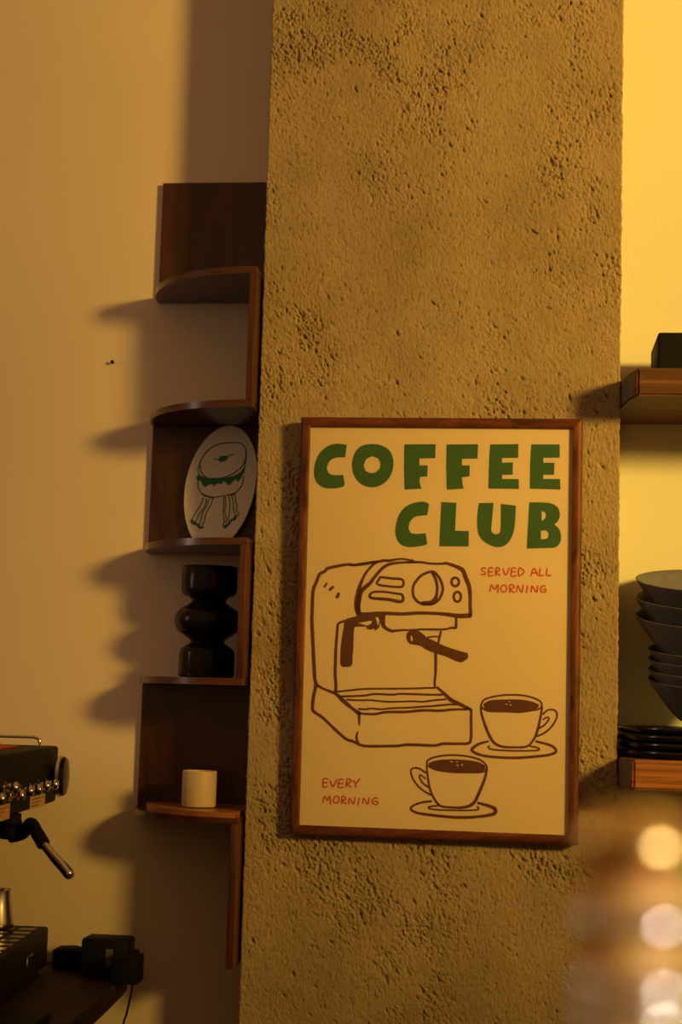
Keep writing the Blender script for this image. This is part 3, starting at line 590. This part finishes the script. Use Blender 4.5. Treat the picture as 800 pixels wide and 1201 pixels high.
for t_, zz in ((.10, .0), (.160, .001), (.215, -.001), (.270, .0), (.325, -.003), (.365, .010), (.44, .0), (.50, .0), (.56, .0)):
    ob = from_bm('knob', lathe_bm([(0, 0), (.0085, 0), (.0085, .004), (.0058, .006), (.0058, .013), (.0075, .015), (.0078, .020), (.0060, .0225), (0, .0235)], 20, axis='X'), M['chrome'], em, 40) if kn is None else kn.copy()
    if kn is not None: C.objects.link(ob); ob.parent = em
    kn = kn or ob
    ob.location = (.001, -t_, .293+zz)
dial = from_bm('steam_dial', lathe_bm([(0, 0), (.012, 0), (.012, .006), (.028, .007), (.0305, .010), (.0305, .018), (.028, .0215), (.018, .0235), (0, .024)], 40, axis='X'), M['vase'], em, 35)
dial.location = (.001, -.036, .302)
rg = from_bm('dial_ring', lathe_bm([(.0300, .0), (.0318, .001), (.0318, .006), (.0300, .007)], 40, axis='X'), M['softchrome'], dial, 35); rg.location = (.009, 0, 0)
for y0, y1, z0, z1 in ((-.185, -.085, zb+.0005, zb+.019), (-.40, -.315, zb-.002, zb+.019)):
    st = box('sticker', (.0005, y0, z0), (.0017, y1, z1), M['sticker'], em)
    bm = bmesh.new()
    for q in range(3):
        zz = z1-.004-q*.0048; bm_box(bm, (.0017, y0+.008, zz-.0011), (.0019, y1-.010-.018*q, zz))
    from_bm('sticker_print', bm, M['brown'], st)
gh = from_bm('group_head', lathe_bm([(0, 0), (.0145, 0), (.016, .002), (.016, .006), (.0145, .008), (.0145, .0165), (0, .0165)], 32), M['rubber'], em, 40)
gh.location = (-.010, -.255, zb-.0164)
# portafilter locked into the group: collar, neck, handle (world points turned into the machine frame)
EMI = (Matrix.Translation((-.3875, .070, ZC)) @ Matrix.Rotation(math.radians(4.6), 4, 'Z')).inverted()
L = lambda p: EMI @ Vector(p)
pf = thing('portafilter', 'black and chrome portafilter locked in the espresso machine, handle pointing right', 'portafilter', (0, 0, 0))
PF = [Vector((-0.3770, -0.1850, -0.0040)), Vector((-0.3570, -0.1900, 0.0020)), Vector((-0.3418, -0.2050, 0.0174)), Vector((-0.3262, -0.2220, 0.0052)), Vector((-0.3132, -0.2350, -0.0071)), Vector((-0.2908, -0.2550, -0.0229)), Vector((-0.2728, -0.2700, -0.0344)), Vector((-0.2594, -0.2820, -0.0440))]
from_bm('neck', tube_bm(spline(PF[:5], 6), [.0085]*8+[.0090]*10+[.0094]*7, 16), M['rubber'], pf, 50)
hp = spline(PF[4:], 8)
hr = [.0058+.0016*math.sin(min(1, i/(len(hp)-1)*1.3)*PI/2) for i in range(len(hp))]; hr[-1] = .0030; hr[-2] = .0058; hr[-3] = .0069
from_bm('handle', tube_bm(hp, hr, 18), M['chrome'], pf, 60)
c_ = from_bm('basket_collar', lathe_bm([(0, 0), (.0135, 0), (.0165, .003), (.0165, .0180), (0, .0180)], 32), M['rubber'], pf, 40); c_.location = PF[0]; c_.location.z -= .0025
# red cloth on top of the machine
bm = bmesh.new(); nx, ny = 26, 26; rr = random.Random(3); G = {}
for i in range(nx+1):
    for j in range(ny+1):
        x, y = -.21+.165*i/nx, -.30+.22*j/ny
        e = min(i, nx-i, j, ny-j)/4.0
        z = .0015+min(1, e)*(.0040+.0012*math.sin(i*.9+j*.35)+.0010*math.sin(j*1.1-i*.4))
        for lvl in (0, 1): G[i, j, lvl] = bm.verts.new((x, y, z if lvl else 0.0002))
for i in range(nx):
    for j in range(ny):
        bm.faces.new((G[i,j,1], G[i+1,j,1], G[i+1,j+1,1], G[i,j+1,1])); bm.faces.new((G[i,j,0], G[i,j+1,0], G[i+1,j+1,0], G[i+1,j,0]))
for i in range(nx):
    bm.faces.new((G[i,0,0], G[i+1,0,0], G[i+1,0,1], G[i,0,1])); bm.faces.new((G[i,ny,0], G[i,ny,1], G[i+1,ny,1], G[i+1,ny,0]))
for j in range(ny):
    bm.faces.new((G[0,j,0], G[0,j,1], G[0,j+1,1], G[0,j+1,0])); bm.faces.new((G[nx,j,0], G[nx,j+1,0], G[nx,j+1,1], G[nx,j,1]))
rc = from_bm('folded_cloth', bm, M['redcloth'], None, 60)
rc.matrix_world = EMI.inverted() @ Matrix.Translation((0, 0, zt)); tag(rc, 'red cloth folded on top of the espresso machine', 'cloth')
# steel jug on the drip tray
jp = [(0, 0), (.0225, 0), (.0245, .002), (.0245, .010), (.0205, .035), (.0185, .050), (.0190, .058), (.0182, .0585), (.0174, .050), (.0192, .034), (.0232, .010), (.0225, .003), (0, .0025)]
jg = from_bm('milk_jug', lathe_bm(jp, 40), M['softchrome'], None, 45); jg.location = (-.4535, .0140, ZC+.0700)
tag(jg, 'small steel jug standing on the drip tray grille', 'jug')

# things at the back corner of the counter
ps = thing('power_strip', 'long black power strip along the wall on the counter', 'power strip', (-.310, .104, ZC+.0003))
box('housing', (-.075, -.022, 0), (.056, .022, .031), M['rubber'], ps, .004, 2)
for k in range(3): from_bm('socket', lathe_bm([(0, 0), (.0150, 0), (.0165, .001), (.0150, .0016), (.0130, .0006), (0, .0006)], 24), M['blackbox'], ps, 40).location = (-.05+.045*k, 0, .0308)
pa = thing('power_adapter', 'black power adapter block with a grey label at the back of the counter', 'adapter', (-.2880, .054, ZC+.0003))
box('casing', (-.0365, -.026, 0), (.0365, .026, .0585), M['blackbox'], pa, .005, 2)
box('rating_label', (.0035, -.0268, .018), (.0145, -.0258, .044), M['greylabel'], pa)
sb = thing('junction_box', 'black junction box on the counter corner with a cord hanging', 'box', (-.2400, .004, ZC+.0004))
box('casing', (-.0255, -.024, 0), (.0165, .021, .041), M['rubber'], sb, .003, 2)
cd = spline([(.0080, -.018, .010), (.0085, -.0200, .002), (.0080, -.0215, -.012), (.003, -.0230, -.04), (-.003, -.025, -.08), (-.004, -.028, -.25), (.0, -.03, -.60)], 8)
from_bm('cord', tube_bm(cd, .0016, 8), M['rubber'], sb, 60)
mt_ = box('tamping_mat', (0, 0, 0), (.068, .30, .012), M['rubber'], None, .003, 2); mt_.location = (-.340, -.60, ZC+.0003)
tag(mt_, 'flat black rubber mat on the counter, lower left corner', 'mat')

# ------------------------------------------------------------------ close foreground: bar top and a bottle out of focus
bt = thing('bar_counter', 'wooden bar counter in front of the camera, below the view', 'counter', (.5, -1.95, FLOOR))
box('bar_top', (-1.1, -.22, -.19-FLOOR), (1.3, .22, -.15-FLOOR), M['counter'], bt, .004, 2)
box('bar_front', (-1.05, -.16, 0), (1.25, .16, -.19-FLOOR), M['counter'], bt)
bo = thing('gold_bottle', 'blurred gold-necked bottle with shiny rings close to the camera, lower right', 'bottle', (.3725, -1.947, -.148))
z = lambda a: a + .15
body = [(0, 0), (.036, 0), (.039, .004), (.039, .14), (.036, .165), (.022, .20), (.0150, .225), (0, .225)]
from_bm('glass_body', lathe_bm(body, 48), M['amber'], bo, 40)
neck = [(.0, z(.070)), (.0150, z(.070)), (.0150, z(.1580)), (0, z(.1580))]
from_bm('gold_neck', lathe_bm(neck, 48), M['gold'], bo, 40)
cap = [(0, z(.1581)), (.0140, z(.1581))] + arc(.0070, z(.1672), .0095, .0092, -72, 84, 14) + [(0, z(.1764))]
from_bm('gold_cap', lathe_bm(cap, 48), M['goldcap'], bo, 60)
for zz in (.1447, .1266, .1172, .100):
    rg = [(.0148, z(zz)-.0046)] + arc(.0125, z(zz), .0058, .0046, -66, 66, 12) + [(.0148, z(zz)+.0046)]
    from_bm('chrome_ring', lathe_bm(rg, 48), M['ringchrome'], bo, 60)
